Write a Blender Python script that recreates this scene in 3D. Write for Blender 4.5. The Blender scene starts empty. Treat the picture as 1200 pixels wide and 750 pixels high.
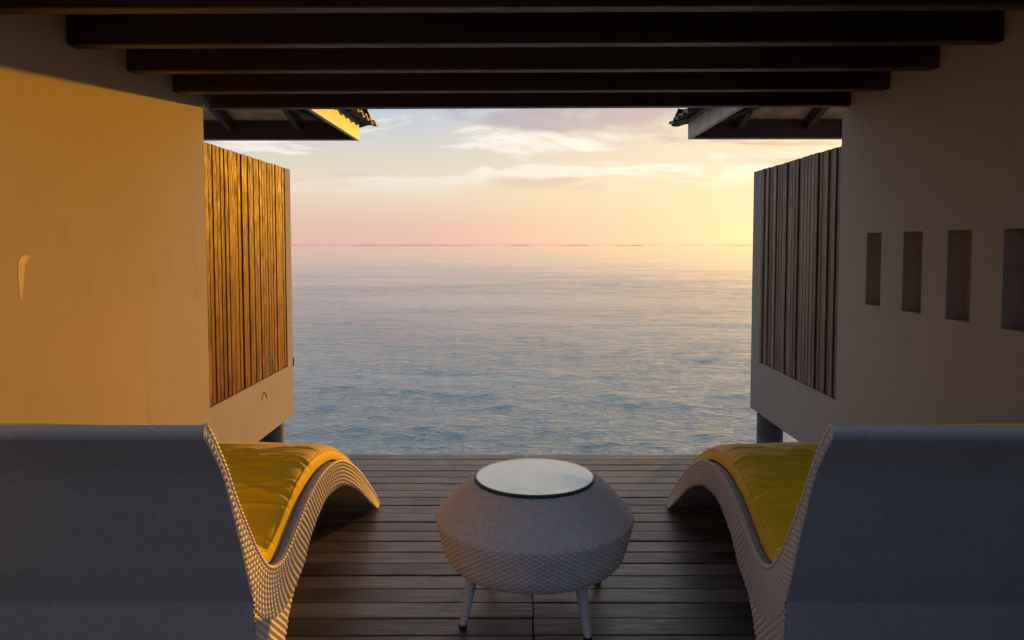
import bpy, math, random
import numpy as np
from mathutils import Vector

# ------------------------------------------------------------------ camera, world, sun, exposure
S = bpy.context.scene
COL = S.collection
R = math.radians
rng = np.random.default_rng(7)
random.seed(7)

cam_d = bpy.data.cameras.new('camera')
cam = bpy.data.objects.new('camera', cam_d)
COL.objects.link(cam)
S.camera = cam
cam.location = (0, 0, 1.26)
cam.rotation_euler = (R(90) - math.atan(44 / 860), 0, 0)
cam_d.sensor_width = 36
cam_d.lens = 860 / 1200 * 36
cam_d.shift_x = -8 / 1200
cam_d.shift_y = -46 / 1200
cam_d.clip_start = 0.05
cam_d.clip_end = 30000

SUN_AZ, SUN_EL = R(30), R(5.0)
SKY_STRENGTH = 0.12
SUN_STRENGTH = 2.6
S.view_settings.view_transform = 'Standard'
S.view_settings.look = 'None'
S.view_settings.gamma = 1
S.view_settings.exposure = 0.30

world = bpy.data.worlds.new('World')
S.world = world
world.use_nodes = True
wt = world.node_tree
wt.nodes.clear()


def wn(t, **k):
    n = wt.nodes.new(t)
    for a, b in k.items():
        setattr(n, a, b)
    return n


def wl(a, b):
    wt.links.new(a, b)


def wmath(op, a, b=None, c=None, clamp=False):
    n = wn('ShaderNodeMath', operation=op, use_clamp=clamp)
    for i, v in enumerate((a, b, c)):
        if v is None:
            continue
        if isinstance(v, (int, float)):
            n.inputs[i].default_value = v
        else:
            wl(v, n.inputs[i])
    return n.outputs[0]


def wmix(f, a, b, mode='MIX'):
    n = wn('ShaderNodeMix', data_type='RGBA', blend_type=mode)
    for i, v in ((0, f), (6, a), (7, b)):
        if isinstance(v, (int, float)):
            n.inputs[i].default_value = v
        elif isinstance(v, tuple):
            n.inputs[i].default_value = (*v, 1)
        else:
            wl(v, n.inputs[i])
    return n.outputs[2]


sky = wn('ShaderNodeTexSky', sky_type='NISHITA', sun_disc=False)
sky.sun_elevation = SUN_EL
sky.sun_rotation = SUN_AZ
sky.altitude = 0
sky.air_density = 1.0
sky.dust_density = 0.5
sky.ozone_density = 1.5
tc = wn('ShaderNodeTexCoord')
sep = wn('ShaderNodeSeparateXYZ')
wl(tc.outputs['Generated'], sep.inputs[0])
# clouds lie on a high flat layer: project the view direction onto it
zz = wmath('ADD', wmath('MAXIMUM', sep.outputs[2], 0.0), 0.13)
cx = wmath('DIVIDE', sep.outputs[0], zz)
cy = wmath('DIVIDE', sep.outputs[1], zz)
cmb = wn('ShaderNodeCombineXYZ')
wl(cx, cmb.inputs[0]); wl(cy, cmb.inputs[1])
cmap = wn('ShaderNodeMapping')
cmap.inputs['Scale'].default_value = (0.75, 1.0, 1)
cmap.inputs['Rotation'].default_value = (0, 0, R(14))
cmap.inputs['Location'].default_value = (5.5, 15.2, 0)
wl(cmb.outputs[0], cmap.inputs[0])
n1 = wn('ShaderNodeTexNoise')
n1.inputs['Scale'].default_value = 1.6
n1.inputs['Detail'].default_value = 9
n1.inputs['Roughness'].default_value = 0.63
n1.inputs['Distortion'].default_value = 0.5
wl(cmap.outputs[0], n1.inputs['Vector'])
n2 = wn('ShaderNodeTexNoise')
n2.inputs['Scale'].default_value = 1.0
n2.inputs['Detail'].default_value = 5
wl(cmap.outputs[0], n2.inputs['Vector'])


def wramp(v, lo, hi):
    n = wn('ShaderNodeMapRange', interpolation_type='SMOOTHSTEP')
    n.inputs[1].default_value = lo
    n.inputs[2].default_value = hi
    wl(v, n.inputs[0])
    return n.outputs[0]


# angle to the sun
sd = (math.sin(SUN_AZ) * math.cos(SUN_EL), math.cos(SUN_AZ) * math.cos(SUN_EL), math.sin(SUN_EL))
dot = wn('ShaderNodeVectorMath', operation='DOT_PRODUCT')
wl(tc.outputs['Generated'], dot.inputs[0])
dot.inputs[1].default_value = sd
dv = dot.outputs['Value']
el = sep.outputs[2]
# thin high veil: pink at the horizon, cream above it, pale blue overhead, yellow towards the sun
veil = wmix(wramp(el, 0.012, 0.085), (5.5, 3.55, 3.2), (6.1, 5.0, 3.8))
veil = wmix(wramp(el, 0.06, 0.22), veil, (3.2, 4.1, 5.2))
low = wmath('SUBTRACT', 1.0, wmath('MULTIPLY', wramp(el, 0.10, 0.32), 0.55))
glow = wmath('MULTIPLY', wmath('POWER', wramp(dv, 0.70, 1.10), 1.5), low)
veil = wmix(glow, veil, (8.0, 5.6, 3.1))
anti = wramp(dv, -1.0, 0.75)
shade = wmath('ADD', 0.10, wmath('MULTIPLY', anti, 0.90))
veil = wmix(1.0, veil, wmix(anti, (.038, .082, .21), (1.0, 1.0, 1.0)), 'MULTIPLY')
col = wmix(0.86, sky.outputs[0], veil)
mask = wramp(n1.outputs[0], 0.45, 0.58)
fade = wramp(el, 0.045, 0.12)
mask = wmath('MULTIPLY', mask, fade)
lit = wmix(glow, (6.5, 6.1, 5.7), (9.0, 7.6, 5.2))
lit = wmix(1.0, lit, wmix(anti, (.038, .082, .20), (1.0, 1.0, 1.0)), 'MULTIPLY')
grey = wmix(1.0, veil, (.80, .72, .78), 'MULTIPLY')
ccol = wmix(wramp(n2.outputs[0], 0.44, 0.57), lit, grey)
col = wmix(wmath('MULTIPLY', mask, 0.95), col, ccol)
bg = wn('ShaderNodeBackground')
bg.inputs['Strength'].default_value = SKY_STRENGTH
wl(col, bg.inputs[0])
wout = wn('ShaderNodeOutputWorld')
wl(bg.outputs[0], wout.inputs[0])

sun_d = bpy.data.lights.new('sun', 'SUN')
sun_d.energy = SUN_STRENGTH
sun_d.angle = R(0.8)
sun_d.color = (1.0, 0.41, 0.0)
sun = bpy.data.objects.new('sun', sun_d)
COL.objects.link(sun)
sun.rotation_euler = (-Vector(sd)).to_track_quat('-Z', 'Y').to_euler()
sun.location = (20, 22, 6)


# ------------------------------------------------------------------ helpers
def tag(o, label=None, cat=None, group=None, kind=None):
    for k, v in (('label', label), ('category', cat), ('group', group), ('kind', kind)):
        if v:
            o[k] = v
    return o


def link(name, me, mat=None, parent=None, loc=(0, 0, 0)):
    o = bpy.data.objects.new(name, me)
    COL.objects.link(o)
    if mat and me is not None and not me.materials:
        me.materials.append(mat)
    o.location = loc
    if parent:
        o.parent = parent
    return o


def empty(name, loc=(0, 0, 0)):
    o = bpy.data.objects.new(name, None)
    o.empty_display_size = 0.2
    COL.objects.link(o)
    o.location = loc
    return o


def mesh(name, v, f, smooth=False, uv=None):
    me = bpy.data.meshes.new(name)
    me.from_pydata([tuple(p) for p in v], [], [tuple(q) for q in f])
    if uv is not None:
        l = me.uv_layers.new(name='UVMap')
        vi = np.empty(len(me.loops), np.int32)
        me.loops.foreach_get('vertex_index', vi)
        l.data.foreach_set('uv', np.asarray(uv, np.float32)[vi].ravel())
    if smooth:
        me.polygons.foreach_set('use_smooth', np.ones(len(me.polygons), bool))
    me.update()
    return me


def grid_mesh(name, P, uv=None, wrap_u=False, wrap_v=False, smooth=True, flip=False):
    """P: (nu, nv, 3) array of points -> quad mesh, built fast."""
    nu, nv = P.shape[:2]
    idx = np.arange(nu * nv).reshape(nu, nv)
    if wrap_u:
        idx = np.vstack([idx, idx[:1]])
    if wrap_v:
        idx = np.hstack([idx, idx[:, :1]])
    q = np.stack([idx[:-1, :-1], idx[1:, :-1], idx[1:, 1:], idx[:-1, 1:]], -1).reshape(-1, 4)
    if flip:
        q = q[:, ::-1]
    me = bpy.data.meshes.new(name)
    me.vertices.add(nu * nv)
    me.vertices.foreach_set('co', P.reshape(-1).astype(np.float32))
    me.loops.add(q.size)
    me.loops.foreach_set('vertex_index', q.reshape(-1).astype(np.int32))
    me.polygons.add(len(q))
    me.polygons.foreach_set('loop_start', np.arange(0, q.size, 4, dtype=np.int32))
    me.polygons.foreach_set('loop_total', np.full(len(q), 4, np.int32))
    me.polygons.foreach_set('use_smooth', np.full(len(q), smooth))
    if uv is not None:
        l = me.uv_layers.new(name='UVMap')
        l.data.foreach_set('uv', uv.reshape(-1, 2)[q.reshape(-1)].astype(np.float32).ravel())
    me.update()
    me.validate()
    return me


def box_geo(x0, x1, y0, y1, z0, z1, c=0.0):
    """box with chamfered edges along its length; returns verts, faces"""
    if c <= 0:
        v = [(x, y, z) for x in (x0, x1) for y in (y0, y1) for z in (z0, z1)]
        f = [(0, 1, 3, 2), (4, 6, 7, 5), (0, 4, 5, 1), (2, 3, 7, 6), (0, 2, 6, 4), (1, 5, 7, 3)]
        return v, f
    import bmesh
    bm = bmesh.new()
    vs, fs = box_geo(x0, x1, y0, y1, z0, z1)
    bv = [bm.verts.new(p) for p in vs]
    for q in fs:
        bm.faces.new([bv[i] for i in q])
    bmesh.ops.bevel(bm, geom=bm.edges[:], offset=c, segments=1, affect='EDGES')
    bm.verts.index_update()
    v = [tuple(p.co) for p in bm.verts]
    f = [tuple(p.index for p in q.verts) for q in bm.faces]
    bm.free()
    return v, f


def box(name, x0, x1, y0, y1, z0, z1, mat, parent=None, c=0.0):
    v, f = box_geo(x0, x1, y0, y1, z0, z1, c)
    return link(name, mesh(name, v, f), mat, parent)


def join_geo(parts):
    V, F = [], []
    for v, f in parts:
        n = len(V)
        V += list(v)
        F += [tuple(i + n for i in q) for q in f]
    return V, F


def spline(pts, n):
    """Catmull-Rom through pts, n samples evenly spaced along the arc"""
    p = np.asarray(pts, float)
    p = np.vstack([2 * p[0] - p[1], p, 2 * p[-1] - p[-2]])
    out = []
    for i in range(1, len(p) - 2):
        t = np.linspace(0, 1, 40, endpoint=False)[:, None]
        a, b, c, d = p[i - 1], p[i], p[i + 1], p[i + 2]
        out.append(0.5 * (2 * b + (c - a) * t + (2 * a - 5 * b + 4 * c - d) * t ** 2 + (3 * b - a - 3 * c + d) * t ** 3))
    out.append(p[-2][None])
    q = np.vstack(out)
    s = np.r_[0, np.cumsum(np.linalg.norm(np.diff(q, axis=0), axis=1))]
    ss = np.linspace(0, s[-1], n)
    return np.stack([np.interp(ss, s, q[:, k]) for k in range(q.shape[1])], 1)


def arclen(q):
    return np.r_[0, np.cumsum(np.linalg.norm(np.diff(q, axis=0), axis=1))]


# ------------------------------------------------------------------ materials
class M:
    def __init__(self, name):
        self.m = bpy.data.materials.new(name)
        self.m.use_nodes = True
        self.t = self.m.node_tree
        self.b = self.t.nodes['Principled BSDF']

    def n(self, t, **k):
        n = self.t.nodes.new(t)
        for a, b in k.items():
            setattr(n, a, b)
        return n

    def put(self, sock, v):
        if isinstance(v, (int, float)):
            sock.default_value = v
        elif isinstance(v, tuple):
            sock.default_value = (*v, 1) if len(v) == 3 and sock.type == 'RGBA' else v
        else:
            self.t.links.new(v, sock)

    def math(self, op, *a):
        n = self.n('ShaderNodeMath', operation=op)
        for i, v in enumerate(a):
            self.put(n.inputs[i], v)
        return n.outputs[0]

    def mix(self, f, a, b, mode='MIX'):
        n = self.n('ShaderNodeMix', data_type='RGBA', blend_type=mode)
        self.put(n.inputs[0], f); self.put(n.inputs[6], a); self.put(n.inputs[7], b)
        return n.outputs[2]

    def coord(self, kind='Object', scale=(1, 1, 1), rand=0.0):
        tc = self.n('ShaderNodeTexCoord')
        mp = self.n('ShaderNodeMapping')
        self.put(mp.inputs['Vector'], tc.outputs[kind])
        mp.inputs['Scale'].default_value = scale
        if rand:
            oi = self.n('ShaderNodeObjectInfo')
            cb = self.n('ShaderNodeCombineXYZ')
            for i in range(3):
                self.put(cb.inputs[i], self.math('MULTIPLY', oi.outputs['Random'], rand * (1 + i * .37)))
            self.put(mp.inputs['Location'], cb.outputs[0])
        return mp.outputs[0]

    def noise(self, vec, scale, detail=4, rough=0.55, dist=0.0):
        n = self.n('ShaderNodeTexNoise')
        self.put(n.inputs['Vector'], vec)
        n.inputs['Scale'].default_value = scale
        n.inputs['Detail'].default_value = detail
        n.inputs['Roughness'].default_value = rough
        n.inputs['Distortion'].default_value = dist
        return n.outputs[0]

    def ramp(self, v, lo, hi, a=0.0, b=1.0):
        n = self.n('ShaderNodeMapRange', interpolation_type='SMOOTHSTEP')
        self.put(n.inputs[0], v)
        for i, k in enumerate((lo, hi, a, b)):
            n.inputs[1 + i].default_value = k
        return n.outputs[0]

    def rand(self):
        return self.n('ShaderNodeObjectInfo').outputs['Random']

    def bump(self, h, dist, strength=1.0, prev=None):
        n = self.n('ShaderNodeBump')
        self.put(n.inputs['Height'], h)
        n.inputs['Distance'].default_value = dist
        n.inputs['Strength'].default_value = strength
        if prev is not None:
            self.put(n.inputs['Normal'], prev)
        return n.outputs[0]

    def fin(self, col=None, rough=None, normal=None, **k):
        if col is not None:
            self.put(self.b.inputs['Base Color'], col)
        if rough is not None:
            self.put(self.b.inputs['Roughness'], rough)
        if normal is not None:
            self.put(self.b.inputs['Normal'], normal)
        for a, v in k.items():
            self.put(self.b.inputs[a.replace('_', ' ')], v)
        return self.m


def m_plaster():
    m = M('plaster')
    c = m.coord()
    big = m.noise(c, .7, 3, .5)
    sm = m.noise(c, 7, 6, .65)
    st = m.noise(m.coord(scale=(3, 3, .25)), 2.6, 5, .65, .3)
    col = m.mix(m.ramp(big, .3, .7), (.43, .385, .335), (.475, .425, .37))
    col = m.mix(m.ramp(sm, .45, .75, 0, .5), col, (.39, .34, .29))
    col = m.mix(m.ramp(st, .56, .78, 0, .45), col, (.34, .29, .24))
    pit = m.noise(c, 34, 2, .5)
    col = m.mix(m.ramp(pit, .76, .80, 0, .5), col, (.24, .20, .16))
    b = m.bump(m.noise(m.coord(scale=(1, 1, .6)), 4, 3, .5, 1.0), .003, .3)
    b = m.bump(m.noise(c, 150, 3, .6), .0006, .35, b)
    return m.fin(col, .8, b, Specular_IOR_Level=.15)


def m_wood(name, c1, c2, c3, axis, rough, rand=40.0, spec=.5, gloss_var=.12):
    """grain runs along axis; each piece gets its own tone from the object's random number"""
    m = M(name)
    sc = [14, 14, 14]
    sc[axis] = .9
    c = m.coord(scale=tuple(sc), rand=rand)
    g = m.noise(c, 2.0, 6, .65, .8)
    fine = m.noise(c, 9.0, 4, .7)
    blot = m.noise(m.coord(scale=(2, 2, 2), rand=rand), 1.6, 3, .6)
    col = m.mix(m.ramp(g, .32, .68), c1, c2)
    col = m.mix(m.ramp(blot, .44, .64, 0, .85), col, c3)
    col = m.mix(m.ramp(fine, .5, .75, 0, .45), col, tuple(x * .45 for x in c1))
    r = m.rand()
    val = m.n('ShaderNodeHueSaturation')
    m.put(val.inputs['Value'], m.ramp(r, 0, 1, .62, 1.3))
    m.put(val.inputs['Saturation'], m.ramp(m.math('FRACT', m.math('MULTIPLY', r, 7.3)), 0, 1, .85, 1.1))
    m.put(val.inputs['Color'], col)
    b = m.bump(m.math('ADD', g, m.math('MULTIPLY', fine, .5)), .0025, .6)
    return m.fin(val.outputs[0], m.ramp(fine, .3, .7, rough - gloss_var, rough + gloss_var), b, Specular_IOR_Level=spec)


def m_wicker(bumped):
    m = M('wicker_woven' if bumped else 'wicker_strand')
    c = m.coord()
    col = m.mix(m.ramp(m.noise(c, 60, 3), .3, .7), (.74, .725, .71), (.63, .615, .60))
    col = m.mix(m.ramp(m.noise(c, 3, 3), .4, .75, 0, .5), col, (.56, .54, .52))
    if not bumped:
        return m.fin(col, .42)
    tcn = m.n('ShaderNodeTexCoord')
    sp = m.n('ShaderNodeSeparateXYZ')
    m.put(sp.inputs[0], tcn.outputs['UV'])
    u, v = sp.outputs[0], sp.outputs[1]
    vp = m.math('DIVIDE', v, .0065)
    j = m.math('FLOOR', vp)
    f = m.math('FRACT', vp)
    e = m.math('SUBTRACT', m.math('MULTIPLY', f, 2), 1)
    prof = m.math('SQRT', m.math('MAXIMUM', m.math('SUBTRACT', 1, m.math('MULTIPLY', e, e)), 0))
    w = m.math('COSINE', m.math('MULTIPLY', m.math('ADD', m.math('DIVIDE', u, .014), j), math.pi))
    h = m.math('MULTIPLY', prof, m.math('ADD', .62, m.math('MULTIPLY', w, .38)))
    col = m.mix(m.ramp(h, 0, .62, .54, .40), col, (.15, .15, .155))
    return m.fin(col, .45, m.bump(h, .003, .22))


def m_cushion():
    m = M('yellow_cushion')
    c = m.coord()
    col = m.mix(m.ramp(m.noise(c, 4, 4), .3, .7), (.92, .61, .005), (.95, .67, .008))
    b = m.bump(m.noise(c, 18, 4, .55, .6), .006, .35)
    b = m.bump(m.noise(c, 600, 2), .0006, .5, b)
    return m.fin(col, .62, b, Sheen_Weight=.12, Specular_IOR_Level=.3)


def m_water():
    m = M('sea_water')
    tcn = m.n('ShaderNodeTexCoord')
    mp = m.n('ShaderNodeMapping')
    m.put(mp.inputs['Vector'], tcn.outputs['Object'])
    mp.inputs['Scale'].default_value = (.55, 1, 1)
    a = m.noise(mp.outputs[0], 1.7, 5, .6, .5)
    c = m.noise(mp.outputs[0], 6.5, 4, .6, .3)
    big = m.noise(m.coord(scale=(.05, .16, 1)), 1.0, 4, .6, .5)
    d = m.noise(mp.outputs[0], 19, 3, .6, .2)
    ln = m.n('ShaderNodeVectorMath', operation='LENGTH')
    m.put(ln.inputs[0], tcn.outputs['Object'])
    off = m.ramp(ln.outputs['Value'], 8, 120, 1.25, .36)      # the lagoon is calmer away from the piles
    off = m.math('MULTIPLY', off, m.ramp(big, .36, .62, .45, 1.25))
    b = m.bump(a, .060, m.math('MULTIPLY', off, .8))
    b = m.bump(c, .044, m.math('MULTIPLY', off, .7), b)
    b = m.bump(d, .024, m.math('MULTIPLY', off, .65), b)
    return m.fin((.15, .245, .28), .03, b, IOR=1.333)


def m_plain(name, col, rough, var=.25, scale=6, bump=.002, **k):
    m = M(name)
    c = m.coord()
    n_ = m.noise(c, scale, 5, .6)
    cc = m.mix(m.ramp(n_, .3, .7), tuple(x * (1 - var) for x in col), tuple(min(1, x * (1 + var)) for x in col))
    return m.fin(cc, rough, m.bump(m.noise(c, scale * 8, 4), bump, .5), **k)


# bump strength may be a socket: patch M.bump for that case
def _bump(self, h, dist, strength=1.0, prev=None):
    n = self.n('ShaderNodeBump')
    self.put(n.inputs['Height'], h)
    n.inputs['Distance'].default_value = dist
    self.put(n.inputs['Strength'], strength)
    if prev is not None:
        self.put(n.inputs['Normal'], prev)
    return n.outputs[0]


M.bump = _bump

PLASTER = m_plaster()
SLAT = m_wood('teak_slat', (.18, .056, .008), (.30, .115, .014), (.04, .011, .004), 2, .52, gloss_var=.2, spec=.12)
SLAT_GREY = m_wood('grey_brown_slat', (.21, .115, .068), (.30, .175, .105), (.15, .072, .040), 2, .5)  # same wood as SLAT, mixed to a greyer brown
BEAM = m_wood('dark_beam', (.045, .021, .014), (.068, .032, .021), (.032, .015, .010), 0, .5)
BOARD = m_wood('deck_board', (.17, .135, .118), (.26, .215, .19), (.12, .088, .074), 0, .45)
DARK = m_plain('dark_void', (.012, .010, .009), .8)
FASCIA = m_plain('painted_fascia', (.55, .50, .44), .5)
SOFFIT = m_plain('soffit_board', (.42, .38, .33), .6)
TILE = m_plain('slate_tile', (.03, .033, .04), .55, .4)
PILLAR = m_plain('concrete_pillar', (.20, .19, .19), .6, .25, 5, .004)
WICK = m_wicker(True)
STRAND = m_wicker(False)
CUSH = m_cushion()
WATER = m_water()
ROCK = m_plain('reef_rock', (.10, .075, .06), .8)
NICHE = m_plain('niche_lining', (.20, .16, .13), .6)

# ------------------------------------------------------------------ sea and reef
SEA_Z = -1.45


def build_sea():
    # polar sheet: rings grow with distance, spokes dense where the terrace looks out
    r = np.r_[np.geomspace(5.0, 400, 620), np.geomspace(420, 12000, 24)]
    th = np.r_[np.linspace(-180, -30, 30, endpoint=False), np.linspace(-30, 32, 620), np.linspace(32, 180, 30)[1:-1]]
    th = np.radians(th)
    RR, TT = np.meshgrid(r, th, indexing='ij')
    X = RR * np.sin(TT)
    Y = RR * np.cos(TT)
    cell = np.maximum(RR * 0.0074, RR * 0.0018)
    Z = np.zeros_like(X)
    k_rng = np.random.default_rng(3)
    for i in range(70):
        lam = 0.35 * (7 / 0.35) ** k_rng.random()
        a = np.radians(k_rng.normal(8, 34))
        amp = 0.0019 * lam ** 0.40 * (0.6 + .8 * k_rng.random())
        k = 2 * np.pi / lam
        ph = k_rng.random() * 6.28
        w = np.clip((lam / cell - 2.5) / 3, 0, 1)
        arg = k * (X * np.sin(a) + Y * np.cos(a)) + ph
        Z += amp * w * (np.sin(arg) + .25 * np.sin(2 * arg + .6))
    # gusty patches: calm and rougher water
    Z *= 1 - .5 * np.clip((RR - 8) / 60, 0, 1)
    g = 0.75 + .35 * np.sin(X * .09 + 1.3 * np.sin(Y * .05)) * np.sin(Y * .13 + .7)
    Z *= g
    Z *= np.clip((RR - 5) / 2, 0, 1)
    P = np.stack([X, Y, Z], -1)
    me = grid_mesh('sea', P, wrap_v=True, flip=True)
    o = link('sea', me, WATER, loc=(0, 0, SEA_Z))
    # the disc under the deck
    n = len(th)
    v = [(0, 0, 0)] + [(5.0 * math.sin(t), 5.0 * math.cos(t), 0) for t in th]
    f = [(0, 1 + (i + 1) % n, 1 + i) for i in range(n)]
    d = link('sea', mesh('sea_disc', v, f), WATER, loc=(0, 0, SEA_Z))
    tag(o, kind='structure')
    tag(d, kind='structure')
    return o


build_sea()


def build_reef():
    xs = np.linspace(-330, 420, 260)
    rr = np.random.default_rng(5)
    h = np.convolve(rr.random(280), np.ones(12) / 12, 'valid')[:260]
    h = np.clip((h - .42) * 7, 0, 1) * .28 - .1
    h += rr.normal(0, .05, 260)
    yy = 915 + 12 * np.sin(xs * .02)
    rows = []
    for dy, k in ((-6, 0), (-2, .7), (0, 1), (2, .7), (7, 0)):
        rows.append(np.stack([xs, yy + dy, np.where(k > 0, h * k, -.4)], -1))
    o = link('reef', grid_mesh('reef', np.stack(rows, 0), flip=False), ROCK, loc=(0, 0, SEA_Z + .1))
    tag(o, kind='structure')


build_reef()

# ------------------------------------------------------------------ deck
XL, XR = -1.79, 1.92
PITCH = .1067
DECK_FAR = 4.325


def build_deck():
    geo = []
    for x in np.linspace(XL + .12, XR - .12, 7):
        geo.append(box_geo(x - .03, x + .03, -2.9, DECK_FAR - .03, -.19, -.034))
    geo.append(box_geo(XL + .02, XR - .02, DECK_FAR - .028, DECK_FAR - .004, -.20, -.036))
    for x in (-1.5, .06, 1.6):
        for y in (-2.2, 1.0, 4.1):
            geo.append(box_geo(x - .08, x + .08, y - .08, y + .08, SEA_Z - .6, -.192))
    deck = link('deck', mesh('deck', *join_geo(geo)), DARK)
    tag(deck, kind='structure')
    jx = .048
    shapes = []
    for x0, x1 in ((XL + .012, jx - .0008), (jx + .0008, XR - .012)):
        v, f = box_geo(x0, x1, 0, PITCH - .0065, -.03, 0, .003)
        me = mesh('deck_board', v, f)
        me.materials.append(BOARD)
        shapes.append(me)
    n = int((DECK_FAR + 2.9) / PITCH)
    for i in range(n):
        y = DECK_FAR - (i + 1) * PITCH + .0065
        for me in shapes:
            o = link('deck_board', me, None, deck, (random.uniform(-.002, .002), y + random.uniform(-.0012, .0012), random.uniform(-.0015, .0012)))
            o.rotation_euler = (random.uniform(-.004, .004), 0, random.uniform(-.0006, .0006))


build_deck()


# ------------------------------------------------------------------ villa wings
def wing_wall(side, xw, y_full, y_end, slat_y, slat_z, top, niches, bottom=-.10):
    """inner wall face at x = xw with recesses, an end wall towards the sea, one mesh. side=-1 left, +1 right"""
    T = .22
    ys = sorted({.3, y_full, y_end, *slat_y, *[y for n in niches for y in n[:2]]})
    zs = sorted({bottom, top, 2.7, slat_z, *[z for n in niches for z in n[2:4]]})
    V, F = [], []

    def quad(a, b, c, d):
        n = len(V)
        V.extend([a, b, c, d])
        F.append((n, n + 1, n + 2, n + 3))
    xo = xw + side * T

    def cell(y0, y1, z0, z1):
        ym, zm = (y0 + y1) / 2, (z0 + z1) / 2
        if ym > y_full and zm > top:
            return None
        if slat_y[0] < ym < slat_y[1] and slat_z < zm < top:
            return .07
        for n in niches:
            if n[0] < ym < n[1] and n[2] < zm < n[3]:
                return n[4]
        return 0.0
    for i in range(len(ys) - 1):
        for j in range(len(zs) - 1):
            d = cell(ys[i], ys[i + 1], zs[j], zs[j + 1])
            if d is None:
                continue
            x = xw + side * d
            y0, y1, z0, z1 = ys[i], ys[i + 1], zs[j], zs[j + 1]
            quad((x, y0, z0), (x, y1, z0), (x, y1, z1), (x, y0, z1))
            quad((xo, y0, z0), (xo, y0, z1), (xo, y1, z1), (xo, y1, z0))
            # reveals and caps where the neighbour lies at another depth
            for (na, nb, edge) in (((i - 1, j), None, 'y0'), ((i + 1, j), None, 'y1'), ((i, j - 1), None, 'z0'), ((i, j + 1), None, 'z1')):
                a, b = na
                if 0 <= a < len(ys) - 1 and 0 <= b < len(zs) - 1:
                    dn = cell(ys[a], ys[a + 1], zs[b], zs[b + 1])
                else:
                    dn = None
                xe = xo if dn is None else xw + side * dn
                if dn is not None and dn <= d:
                    continue
                if edge == 'y0':
                    quad((x, y0, z0), (x, y0, z1), (xe, y0, z1), (xe, y0, z0))
                elif edge == 'y1':
                    quad((x, y1, z0), (xe, y1, z0), (xe, y1, z1), (x, y1, z1))
                elif edge == 'z0':
                    quad((x, y0, z0), (xe, y0, z0), (xe, y1, z0), (x, y1, z0))
                else:
                    quad((x, y0, z1), (x, y1, z1), (xe, y1, z1), (xe, y0, z1))
    me = mesh('wall', V, F)
    import bmesh
    bm = bmesh.new()
    bm.from_mesh(me)
    bmesh.ops.remove_doubles(bm, verts=bm.verts, dist=1e-5)
    bmesh.ops.recalc_face_normals(bm, faces=bm.faces)
    bm.to_mesh(me)
    bm.free()
    return me


def tile_mesh(w=.21, l=.34, t=.016):
    """clay-slate tile: pan and roll profile across, running up the slope (+y), nose at y=0"""
    n = 9
    u = np.linspace(0, 1, n)
    prof = .010 * np.sin(u * 2 * np.pi) + .006 * np.cos(u * np.pi)
    V, F = [], []
    for y in (0.0, l):
        for zoff in (0.0, t):
            for k in range(n):
                V.append((u[k] * w, y, prof[k] + zoff))
    a = lambda yy, zz, k: (yy * 2 + zz) * n + k
    for k in range(n - 1):
        F.append((a(0, 1, k), a(0, 1, k + 1), a(1, 1, k + 1), a(1, 1, k)))
        F.append((a(0, 0, k), a(1, 0, k), a(1, 0, k + 1), a(0, 0, k + 1)))
        F.append((a(0, 0, k), a(0, 0, k + 1), a(0, 1, k + 1), a(0, 1, k)))
    F.append((a(0, 0, 0), a(0, 1, 0), a(1, 1, 0), a(1, 0, 0)))
    F.append((a(0, 0, n - 1), a(1, 0, n - 1), a(1, 1, n - 1), a(0, 1, n - 1)))
    me = mesh('tile', V, F)
    me.materials.append(TILE)
    return me


TILE_ME = tile_mesh()


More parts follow.
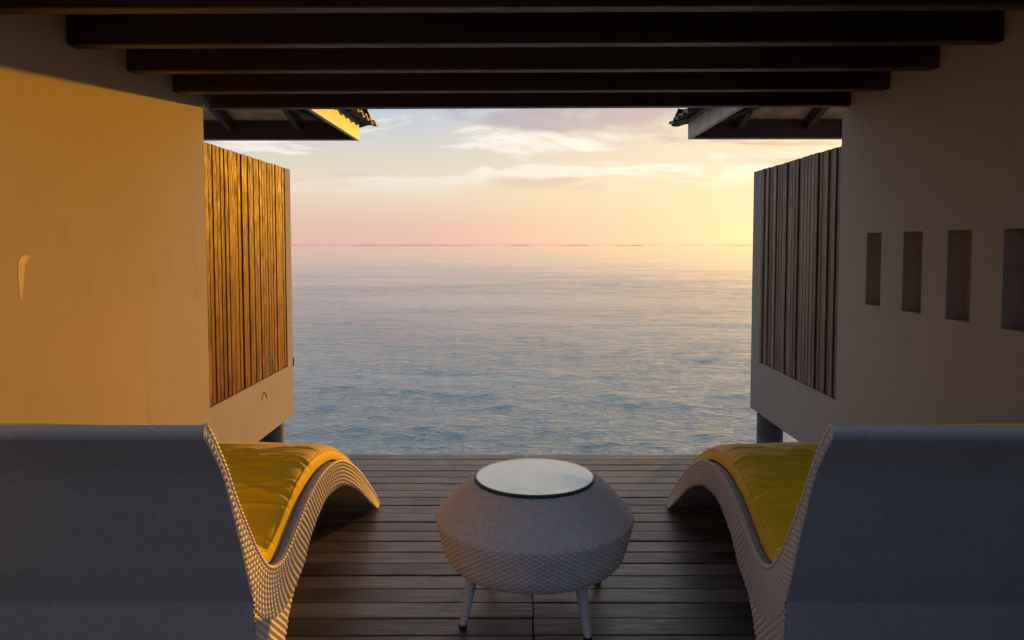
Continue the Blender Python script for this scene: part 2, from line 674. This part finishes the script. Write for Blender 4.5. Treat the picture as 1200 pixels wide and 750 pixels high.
def wing_roof(side, xe, y_end, zb, root):
    """hip roof corner: side eave at x = xe, sea eave at y = y_end, underside of fascia at zb"""
    p = .30
    y0 = 4.42
    xo = side * 4.6
    H = .163
    zt = zb + H
    y1 = y_end
    # roof sheet (soffit boards under the tiles): two hip planes
    d = y1 - y0
    xin = xe + side * d

    def hz(x, y):
        return zt + p * min(abs(x - xe), y1 - y)
    t = .03
    pts = [(xe, y1), (xe, y0), (xin, y0), (xo, y0), (xo, y1)]
    V = [(x, y, hz(x, y) + .004) for x, y in pts] + [(x, y, hz(x, y) + t) for x, y in pts]
    # fix the point on the ridge line out to xo
    F = [(0, 1, 2), (0, 2, 3, 4), (5, 7, 6), (5, 9, 8, 7)]
    for a, b in ((0, 1), (1, 2), (2, 3), (3, 4), (4, 0)):
        F.append((a, b, b + 5, a + 5))
    roof = link('roof', mesh('roof', V, F), SOFFIT, root)
    # fascia boards: light painted, outside; dark beam behind the sea-side fascia
    fx = sorted((xe, xe + side * .035))
    box('fascia', fx[0], fx[1], y0, y1, zb, zt - .002, FASCIA, roof, .004)
    ex = sorted((xe + side * .037, xo))
    box('fascia', ex[0], ex[1], y1 - .03, y1, zb, zt - .002, FASCIA, roof, .004)
    box('eave_beam', ex[0], ex[1], y1 - .10, y1 - .032, zb + .004, zt - .004, BEAM, roof, .004)
    # rafters rise from the sea eave
    for k in range(4):
        x = side * (2.107 + .655 * k)
        ln = min(abs(x - xe), 2.6) - .02
        w, h = .05, .115
        V = []
        for yy in (y1 - .101, y1 - ln):
            zc = zt + p * (y1 - yy) - .004
            for xx in (x - w / 2, x + w / 2):
                V += [(xx, yy, zc - h), (xx, yy, zc)]
        F = [(0, 2, 3, 1), (4, 5, 7, 6), (0, 1, 5, 4), (2, 6, 7, 3), (0, 4, 6, 2), (1, 3, 7, 5)]
        link('rafter', mesh('rafter', V, F), BEAM, roof)
    # hip rafter
    V = []
    for s_ in (.12, 2.4):
        xx, yy = xe + side * s_, y1 - s_
        zc = zt + p * s_ - .006
        for dx in (-.03, .03):
            V += [(xx + dx, yy + side * dx, zc - .10), (xx + dx, yy + side * dx, zc)]
    link('rafter', mesh('rafter', V, [(0, 2, 3, 1), (4, 5, 7, 6), (0, 1, 5, 4), (2, 6, 7, 3), (0, 4, 6, 2), (1, 3, 7, 5)]), BEAM, roof)
    # tiles: three courses on both eaves, each a piece of its own
    pa = math.atan(p)
    over = .15
    for c in range(3):
        up = -over + c * .27
        rise = zt + .045 + p * up + c * .012
        # side eave: slope runs outward from the gap (local +y -> side direction)
        n = int((y1 + over - y0 - max(0, up)) / .2)
        for k in range(n):
            y = y1 + over - max(0, up + over) - (k + (1 if side < 0 else 0)) * .2
            if y - .2 < y0 - .2:
                continue
            o = link('tile', TILE_ME, None, roof, (xe + side * up, y, rise + random.uniform(-.006, .006)))
            o.rotation_euler = (pa + random.uniform(-.02, .02), 0, -R(90) * side + random.uniform(-.02, .02))
        n = 9
        for k in range(n):
            x = xe + side * (up + .03 + k * .2)
            if side < 0:
                pass
            o = link('tile', TILE_ME, None, roof, (x + (.2 if side > 0 else 0), y1 - up, rise + random.uniform(-.006, .006)))
            o.rotation_euler = (pa + random.uniform(-.02, .02), 0, R(180) + random.uniform(-.02, .02))
    return roof


def cylinder(name, x, y, r, z0, z1, mat, parent, n=28):
    rows = []
    for z, rr in ((z0, r), (z0 + .5, r * 1.01), (z1 - .02, r), (z1, r)):
        rows.append([(x + rr * math.cos(2 * math.pi * k / n), y + rr * math.sin(2 * math.pi * k / n), z) for k in range(n)])
    return link(name, grid_mesh(name, np.array(rows), wrap_v=True, flip=True), mat, parent)


def build_wing(side, xw, y_full, y_end, slat_y, slat_z, top, niches, xe, ye, zb, slat_mat, label):
    root = empty('villa_wing', (xw + side * 1.0, y_full, 0))
    tag(root, label, 'building')
    inv = root.location.copy()

    def adopt(o):
        o.parent = root
        o.location = Vector(o.location) - inv
        return o
    wall = adopt(link('wall', wing_wall(side, xw, y_full, y_end, slat_y, slat_z, top, niches), PLASTER))
    # slats stand in the recess, flush with its face
    n = 26
    L = slat_y[1] - slat_y[0]
    w = L / n
    y = slat_y[0] + .004
    rs = random.Random(11 + side)
    ws = [rs.uniform(.97, 1.03) for _ in range(n)]
    tot = sum(ws)
    for k in range(n):
        ww = ws[k] / tot * (L - .008)
        g = rs.choice((.006, .007, .008))
        pr = rs.uniform(-.006, .004) if side < 0 else rs.choice((-.005, .003, .004))
        xs = sorted((xw - side * pr, xw + side * .045))
        v, f = box_geo(xs[0], xs[1], y, y + ww - g, slat_z + .006, top + rs.uniform(-.002, .003), .003)
        o = link('slat', mesh('slat', v, f), slat_mat, wall)
        y += ww
    # cross rails behind the slats
    # sea-side end wall and floor slab
    ex = sorted((xw + side * .223, side * 4.6))
    adopt(box('end_wall', ex[0], ex[1], y_end - .22, y_end - .002, -.098, top - .003, PLASTER))
    fx = sorted((xw + side * .223, side * 4.6))
    adopt(box('floor_slab', fx[0], fx[1], .3, y_end - .224, -.096, -.01, PILLAR))
    # round pillars under the wing
    px = -1.95 if side < 0 else 2.0
    py = 5.72 if side < 0 else 5.78
    for yy in (py, py - 3.4):
        adopt(cylinder('pillar', px, yy, .1, SEA_Z - .8, -.1, PILLAR, None))
    adopt(cylinder('pillar', side * 4.3, py, .1, SEA_Z - .8, -.1, PILLAR, None))
    roof = wing_roof(side, xe, ye, zb, None)
    adopt(roof)
    return root, adopt


NZ = (.921, 1.317)
niches = [(a, b, *NZ, .09) for a, b in ((2.735, 2.909), (3.114, 3.29), (3.493, 3.669), (3.89, 4.055))]
ZB = 2.255
wl_root, adoptL = build_wing(-1, XL, 4.203, 5.775, (4.207, 5.645), .305, 1.835, [], -1.5525, 7.2, ZB, SLAT,
                             'sunlit ochre plaster wing with golden brown slat panel on a round pillar')
wr_root, adoptR = build_wing(1, XR, 4.40, 6.03, (4.404, 5.825), .311, 1.84, niches, 1.6436, 7.2, ZB + .012, SLAT_GREY,
                             'shaded plaster wing with four slot niches and grey brown slat panel')


def tube(name, pts, rad, mat, n=8):
    p = np.asarray(pts, float)
    rad = np.broadcast_to(rad, len(p))
    t = np.gradient(p, axis=0)
    t /= np.linalg.norm(t, axis=1)[:, None]
    ref = np.array([1.0, 0.02, 0.01])
    a = np.cross(t, ref); a /= np.linalg.norm(a, axis=1)[:, None]
    b = np.cross(t, a)
    ang = np.linspace(0, 2 * np.pi, n, endpoint=False)
    P = p[:, None] + rad[:, None, None] * (np.cos(ang)[None, :, None] * a[:, None] + np.sin(ang)[None, :, None] * b[:, None])
    return link(name, grid_mesh(name, P, wrap_v=True), mat)


# little overflow spout below the slats and a small fitting at the far corner
sp = tube('drain_spout', [(XL - .01, 5.10, .215), (XL + .010, 5.10, .21), (XL + .018, 5.10, .195), (XL + .019, 5.10, .165)], [.006, .006, .0065, .0005], PLASTER)
adoptL(sp)
adoptL(box('wall_fitting', XL - .05, XL + .007, 5.777, 5.79, .285, .355, PILLAR, None, .003))

# small patch of light on the wall, put in as a thin paler shape
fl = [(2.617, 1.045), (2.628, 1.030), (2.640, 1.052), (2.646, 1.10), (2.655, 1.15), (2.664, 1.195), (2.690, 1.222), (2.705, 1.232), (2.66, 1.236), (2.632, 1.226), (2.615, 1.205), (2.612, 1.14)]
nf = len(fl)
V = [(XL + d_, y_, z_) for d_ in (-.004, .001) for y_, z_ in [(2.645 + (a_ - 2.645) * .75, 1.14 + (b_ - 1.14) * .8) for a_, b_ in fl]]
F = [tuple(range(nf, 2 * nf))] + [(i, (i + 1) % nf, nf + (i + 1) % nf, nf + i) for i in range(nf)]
adoptL(link('light_patch', mesh('light_patch', V, F), m_plain('light_patch_pale', (.58, .51, .42), .7)))

# ------------------------------------------------------------------ pergola over the terrace
per = empty('pergola', (0.065, 2.9, 2.05))
tag(per, 'row of dark brown timber beams spanning between the two plaster wings', 'pergola')
v, f = box_geo(XL + .003, XR - .003, 0, .064, 0, .20, .004)
bme = mesh('beam', v, f)
bme.materials.append(BEAM)
for k in range(6):
    y = 4.283 - .446 * k
    o = link('beam', bme, None, per, (0 - per.location.x, y - per.location.y, random.uniform(-.003, .003)))
    o.rotation_euler = (0, -.004, 0)
o = box('roof_panel', -4.6, 4.6, 1.7, 4.40, 2.275, 2.33, BEAM)
o.parent = per
o.location = -per.location

# ------------------------------------------------------------------ chaise longues
UP = [(1.560, .868), (1.600, .822), (1.657, .745), (1.711, .657), (1.790, .545), (1.854, .462), (1.937, .385), (2.031, .356), (2.121, .372),
      (2.221, .412), (2.330, .449), (2.490, .470), (2.671, .451), (2.823, .405), (3.053, .292), (3.322, .120), (3.475, .004)]
LO = [(1.545, .842), (1.584, .800), (1.637, .733), (1.683, .640), (1.738, .520), (1.775, .430), (1.840, .310), (1.960, .235), (2.090, .222),
      (2.230, .250), (2.323, .313), (2.500, .366), (2.660, .356), (2.790, .325), (3.000, .238), (3.260, .090), (3.420, .002)]
W = .74
Q, PR = .0135, .0112     # stake and row pitch of the weave


def weave(u, v, q=Q, p=PR, amp=.0052):
    j = np.floor(v / p)
    f_ = v / p - j
    prof = np.clip(1 - (2 * f_ - 1) ** 2, 0, 1) ** .7
    w = np.cos(np.pi * (u / q + j))
    return amp * prof * (.60 + .40 * w)


def build_chaise(cx_sign, x_in, label, rot=0.0):
    """x_in: the inner side's x; the body extends outward from it"""
    root = empty('chaise_longue', (x_in + cx_sign * W / 2, 2.0, 0))
    tag(root, label, 'chaise longue', 'wicker chaise longues on the deck')
    return root


def chaise_meshes():
    # local: x = 0 the inner side, x = W the outer side (towards +x); y, z as in the room with y0 = 2.0
    n = 1700
    # matched pairs: spline over the pair index so that both edges stay together
    both = np.hstack([np.array(UP), np.array(LO)])
    B = spline(both, n)
    Uc, Lc = B[:, :2], B[:, 2:]
    s = arclen((Uc + Lc) / 2)
    out = {}
    # --- woven side (built once, used on both sides)
    nt = 56
    t = np.linspace(0, 1, nt)
    D = np.linalg.norm(Lc - Uc, axis=1)
    P2 = Uc[:, None] * (1 - t)[None, :, None] + Lc[:, None] * t[None, :, None]
    dist = D[:, None] * t[None, :]
    edge = np.minimum(dist, D[:, None] - dist)
    h = weave(dist, np.broadcast_to(s[:, None], dist.shape))
    r = .012
    e = np.clip((r - edge) / r, 0, 1)
    rnd = r * (1 - np.sqrt(1 - e ** 2))
    # no groove where the pedestal carries on below the seat
    mid_ = ((Lc[:, 0] > 1.80) & (Lc[:, 0] < 2.16))[:, None] & (t[None, :] > .5)
    rnd = np.where(mid_, 0, rnd)
    x = -h + rnd * .9
    out['strip'] = grid_mesh('side_panel', np.stack([x, P2[..., 0] - 2.0, P2[..., 1]], -1))
    # --- pedestal side
    ia = np.argmin(np.abs(Lc[:, 0] - 1.815) + np.abs(Lc[:, 1] - .355))
    ib = np.argmin(np.abs(Lc[:, 0] - 2.14) + np.abs(Lc[:, 1] - .228))
    top = Lc[ia:ib + 1]
    na = 150
    top = np.stack([np.interp(np.linspace(0, 1, na), np.linspace(0, 1, len(top)), top[:, k]) for k in (0, 1)], 1)
    bot = np.stack([np.linspace(1.832, 2.005, na), np.zeros(na)], 1)
    nb = 170
    tb = np.linspace(0, 1, nb)
    P2 = top[:, None] * (1 - tb)[None, :, None] + bot[:, None] * tb[None, :, None]
    # front edge of the pedestal curves in
    k = np.linspace(0, 1, na)[:, None] ** 2
    P2[..., 0] -= k * .035 * np.sin(np.pi * np.clip(tb * 1.0, 0, 1))[None, :]
    hh = weave(P2[..., 0], P2[..., 1])
    out['ped'] = grid_mesh('pedestal_side', np.stack([-hh + .0005, P2[..., 0] - 2.0, P2[..., 1]], -1))
    # --- shell: profile loop extruded across the width
    fr = P2[-1]           # pedestal front edge, top to floor
    bk = P2[0]            # pedestal back edge, top to floor
    step = 10
    loop = [Uc[::step], Lc[::-1][::step][:], ]
    lip = np.array([(1.5435, .852), (1.5445, .861), (1.549, .868), (1.555, .8705)])
    loop = np.vstack([Uc[::step], Uc[-1:], Lc[-1:ib:-step], fr[::6], fr[-1:], bk[-1:], bk[::-6], Lc[ia::-step], Lc[:1], lip])
    keep = np.r_[True, np.linalg.norm(np.diff(loop, axis=0), axis=1) > 1e-4]
    loop = loop[keep]
    al = arclen(np.vstack([loop, loop[:1]]))[:-1]
    xs = np.array([-.0005, .008, .03, .2, W / 2, W - .2, W - .03, W - .008, W + .0005])
    Pn = np.zeros((len(loop), len(xs), 3))
    Pn[..., 0] = xs[None]
    Pn[..., 1] = loop[:, None, 0] - 2.0
    Pn[..., 2] = loop[:, None, 1]
    uv = np.stack([np.broadcast_to(xs[None], Pn.shape[:2]), np.broadcast_to(al[:, None], Pn.shape[:2])], -1)
    out['shell'] = grid_mesh('wicker_shell', Pn, uv=uv, wrap_u=True)
    cap = np.vstack([Lc[:1], lip, Uc[:1]])
    nc = len(cap)
    out['cap'] = mesh('end_cap', [(xx, y_ - 2.0, z_) for xx in (-.0006, W + .0006) for y_, z_ in cap], [tuple(range(nc)), tuple(range(2 * nc - 1, nc - 1, -1))])
    # --- braided edge along the upper rim
    m_ = 900
    E = spline(UP, m_)
    sE = arclen(E)
    rad = .0062 + .0026 * np.abs(np.sin(sE * np.pi / .016))
    rad[[0, -1]] = 1e-4
    pts = np.stack([np.full(m_, .004), E[:, 0] - 2.0, E[:, 1] + .001], -1)
    tt = np.gradient(pts, axis=0); tt /= np.linalg.norm(tt, axis=1)[:, None]
    a = np.tile(np.array([1.0, 0, 0]), (m_, 1))
    b = np.cross(tt, a)
    ang = np.linspace(0, 2 * np.pi, 8, endpoint=False)
    tw = sE[:, None] * 120
    Pb = pts[:, None] + rad[:, None, None] * (np.cos(ang[None] + tw)[..., None] * a[:, None] + np.sin(ang[None] + tw)[..., None] * b[:, None])
    out['braid'] = grid_mesh('edge_braid', Pb, wrap_v=True)
    # --- cushion
    ns, nx = 420, 150
    C = spline([(1.574, .856)] + UP[2:-1] + [(3.40, .062)], ns)
    sc = arclen(C)
    Lc_ = sc[-1]
    tg = np.gradient(C, axis=0); tg /= np.linalg.norm(tg, axis=1)[:, None]
    nr = np.stack([-tg[:, 1], tg[:, 0]], 1)
    nr[nr[:, 1] < -.2] *= -1
    th = .058 * np.clip(sc / .10, 0, 1) ** .6
    end = np.clip((Lc_ - sc) / .55, 0, 1)
    th = th * (.16 + .84 * end ** .6) * np.clip((Lc_ - sc) / .03, 0, 1) ** .5 + .003
    xi = np.sin(np.linspace(-np.pi / 2, np.pi / 2, nx))
    inset = .030
    half = W / 2 - inset
    hx = (1 - np.abs(xi) ** 14) ** (1 / 2.6)
    crown = 1 + .10 * (1 - xi ** 2)
    kr = np.random.default_rng(21)
    S_, X_ = np.meshgrid(sc, xi * half, indexing='ij')
    wr = np.zeros_like(S_)

    def at_y(y):
        return sc[np.argmin(np.abs(C[:, 0] - y))]
    s_dip, s_hump = at_y(2.02), at_y(2.5)
    for i in range(34):
        c0 = kr.uniform(s_dip + .03, s_hump + .12) if i < 28 else kr.uniform(.05, Lc_ - .3)
        xc = kr.uniform(-half, half)
        ln = kr.uniform(.10, .34)
        wd = kr.uniform(.005, .011)
        sl = kr.normal(0, .16)
        cv = kr.normal(0, .8)
        am = kr.uniform(.004, .012)
        dX = X_ - xc
        d = (S_ - c0 - sl * dX - cv * dX ** 2)
        wr += am * np.exp(-(d / wd) ** 2) * np.exp(-(dX / ln) ** 2)
        wr -= .55 * am * np.exp(-((d - 1.9 * wd) / (wd * 1.6)) ** 2) * np.exp(-(dX / ln) ** 2)
    wr += .004 * np.sin(S_ * 9 + 2 * np.sin(X_ * 5)) * np.cos(X_ * 6 + 1)
    # seam crease where back and seat meet
    wr -= .012 * np.exp(-((S_ - s_dip) / .012) ** 2)
    hgt = th[:, None] * hx[None] * crown[None] + wr * hx[None] * np.clip(end[:, None] * 2, 0, 1)
    hgt = np.maximum(hgt, .002)
    Pc = np.zeros((ns, nx, 3))
    Pc[..., 0] = W / 2 + xi[None] * half
    Pc[..., 1] = C[:, None, 0] + nr[:, None, 0] * (hgt + .002) - 2.0
    Pc[..., 2] = C[:, None, 1] + nr[:, None, 1] * (hgt + .002)
    out['cushion'] = grid_mesh('cushion', Pc, flip=True)
    # piping along both edges of the cushion
    k0 = int(nx * .075)
    line = Pc[6:-6:3, k0]
    both_ = []
    for kk in (k0, nx - 1 - k0):
        ln_ = Pc[4:-4:2, kk].copy()
        tt_ = np.gradient(ln_, axis=0); tt_ /= np.linalg.norm(tt_, axis=1)[:, None]
        b1 = np.cross(tt_, np.array([1.0, 0, 0])); b1 /= np.linalg.norm(b1, axis=1)[:, None]
        b2 = np.cross(tt_, b1)
        an = np.linspace(0, 2 * np.pi, 7, endpoint=False)
        both_.append(ln_[:, None] + .0035 * (np.cos(an)[None, :, None] * b1[:, None] + np.sin(an)[None, :, None] * b2[:, None]))
    out['piping'] = [grid_mesh('piping', q_, wrap_v=True) for q_ in both_]
    return out


CM = chaise_meshes()
for k, mt in (('strip', STRAND), ('ped', STRAND), ('shell', WICK), ('braid', STRAND), ('cap', STRAND), ('cushion', CUSH)):
    CM[k].materials.append(mt)
for q_ in CM['piping']:
    q_.materials.append(CUSH)


def place_chaise(x_in, sgn, rot, label, pivot_y=3.475):
    """sgn +1: body extends to +x from its inner side; -1: mirrored"""
    root = empty('chaise_longue', (x_in, 2.0, 0))
    tag(root, label, 'chaise longue')

    def part(name, me, loc=(0, 0, 0), sx=1):
        o = link(name, me, None, root, loc)
        o.scale = (sx * sgn, 1, 1)
        return o
    part('wicker_shell', CM['shell'])
    part('side_panel', CM['strip'])
    part('side_panel', CM['strip'], (W * sgn, 0, 0), -1)
    part('pedestal_side', CM['ped'])
    part('pedestal_side', CM['ped'], (W * sgn, 0, 0), -1)
    part('end_cap', CM['cap'])
    part('edge_braid', CM['braid'])
    part('edge_braid', CM['braid'], (W * sgn, 0, 0), -1)
    cu = part('cushion', CM['cushion'], (0, 0, .004))
    for q_ in CM['piping']:
        link('piping', q_, None, cu)
    root.rotation_euler = (0, 0, rot)
    # keep the foot's inner corner where it stands
    d = pivot_y - 2.0
    root.location = (x_in + d * math.sin(rot), pivot_y - d * math.cos(rot), 0)
    return root


place_chaise(-.6715, -1, 0.0, 'white wicker wave chaise with yellow cushion beside the sunlit ochre wall')
place_chaise(.7115, 1, -.021, 'white wicker wave chaise with yellow cushion beside the shaded niche wall')


# ------------------------------------------------------------------ side table
def build_table(x, y):
    root = empty('side_table', (x, y, 0))
    tag(root, 'low round white wicker side table with glass top between the chaises', 'side table')
    prof = spline([(.196, .432), (.207, .444), (.222, .440), (.262, .406), (.305, .361), (.331, .334), (.3380, .325), (.3370, .314), (.332, .290), (.322, .252), (.312, .214), (.301, .190), (.284, .175), (.258, .169), (.222, .168)], 280)
    sl = arclen(prof)
    na = 1500
    ang = np.linspace(0, 2 * np.pi, na, endpoint=False)
    tg = np.gradient(prof, axis=0); tg /= np.linalg.norm(tg, axis=1)[:, None]
    nr = np.stack([tg[:, 1] * -1, tg[:, 0]], 1)
    if nr[len(nr) // 3, 0] < 0:
        nr *= -1
    A, Sg = np.meshgrid(ang, sl, indexing='ij')
    q = 2 * np.pi * .3 / 150
    h = weave(A * .3, Sg, q=q, p=.0082, amp=.0036)
    rr = prof[None, :, 0] + h * nr[None, :, 0]
    zz_ = prof[None, :, 1] + h * nr[None, :, 1]
    P = np.stack([rr * np.cos(A), rr * np.sin(A), zz_], -1)
    body = link('body', grid_mesh('body', P, wrap_u=True, flip=True), STRAND, root)
    # underside and seat for the glass
    pr = [(.0, .430), (.198, .430)]
    for nm, rad, z in (('under_plate', .223, .1685), ('glass_seat', .198, .405)):
        n = 48
        v = [(rad * math.cos(2 * math.pi * k / n), rad * math.sin(2 * math.pi * k / n), z) for k in range(n)]
        link(nm, mesh(nm, v, [tuple(range(n))]), WICK if nm == 'under_plate' else DARK, root)
    # glass disc with polished round edge
    n = 96

    def lathe(nm, g, mat):
        rows = [[(r_ * math.cos(2 * math.pi * k / n), r_ * math.sin(2 * math.pi * k / n), z_) for k in range(n)] for r_, z_ in g]
        return link(nm, grid_mesh(nm, np.array(rows), wrap_v=True, smooth=False, flip=True), mat, root)
    lathe('glass_top', [(0, .446), (.2005, .446), (.2005, .4575), (0, .4575)], GLASS)
    lathe('glass_edge', [(.2008, .446), (.2035, .4465), (.2050, .449), (.2050, .4545), (.2035, .457), (.2008, .4575), (.2008, .446)], GLASS_EDGE)
    for k in range(4):
        a = R(34.6 + 90 * k)
        d = np.array([math.cos(a), math.sin(a)])
        zs_ = np.linspace(.19, .012, 90)
        f_ = (0.19 - zs_) / .19
        ctr = np.stack([(.252 + .040 * f_ ** 1.3)[:, None] * d[None, 0], (.252 + .040 * f_ ** 1.3)[:, None] * d[None, 1], zs_[:, None]], -1)[:, 0]
        rad = .0195 - .0085 * f_
        rad = rad + .0014 * np.abs(np.sin(zs_ * np.pi / .0085))
        ang2 = np.linspace(0, 2 * np.pi, 24, endpoint=False)
        P = ctr[:, None] + rad[:, None, None] * np.stack([np.cos(ang2), np.sin(ang2), 0 * ang2], -1)[None]
        leg = link('leg', grid_mesh('leg', P, wrap_v=True, flip=False), STRAND, root)
        c0 = ctr[-1]
        rows = [[(c0[0] + r_ * math.cos(b_), c0[1] + r_ * math.sin(b_), z_) for b_ in ang2] for r_, z_ in ((.001, 0), (.0125, 0), (.0135, .003), (.0135, .015), (.001, .015))]
        link('foot_glide', grid_mesh('foot_glide', np.array(rows), wrap_v=True), DARK, leg)
    return root


def m_glass():
    m = M('table_glass')
    g = m.fin((.8, .86, .86), .01, None, IOR=2.2, Transmission_Weight=1.0)
    return g


GLASS = m_glass()
GLASS_EDGE = m_plain('green_glass_edge', (.015, .11, .085), .08, .1)
build_table(.055, 2.505)
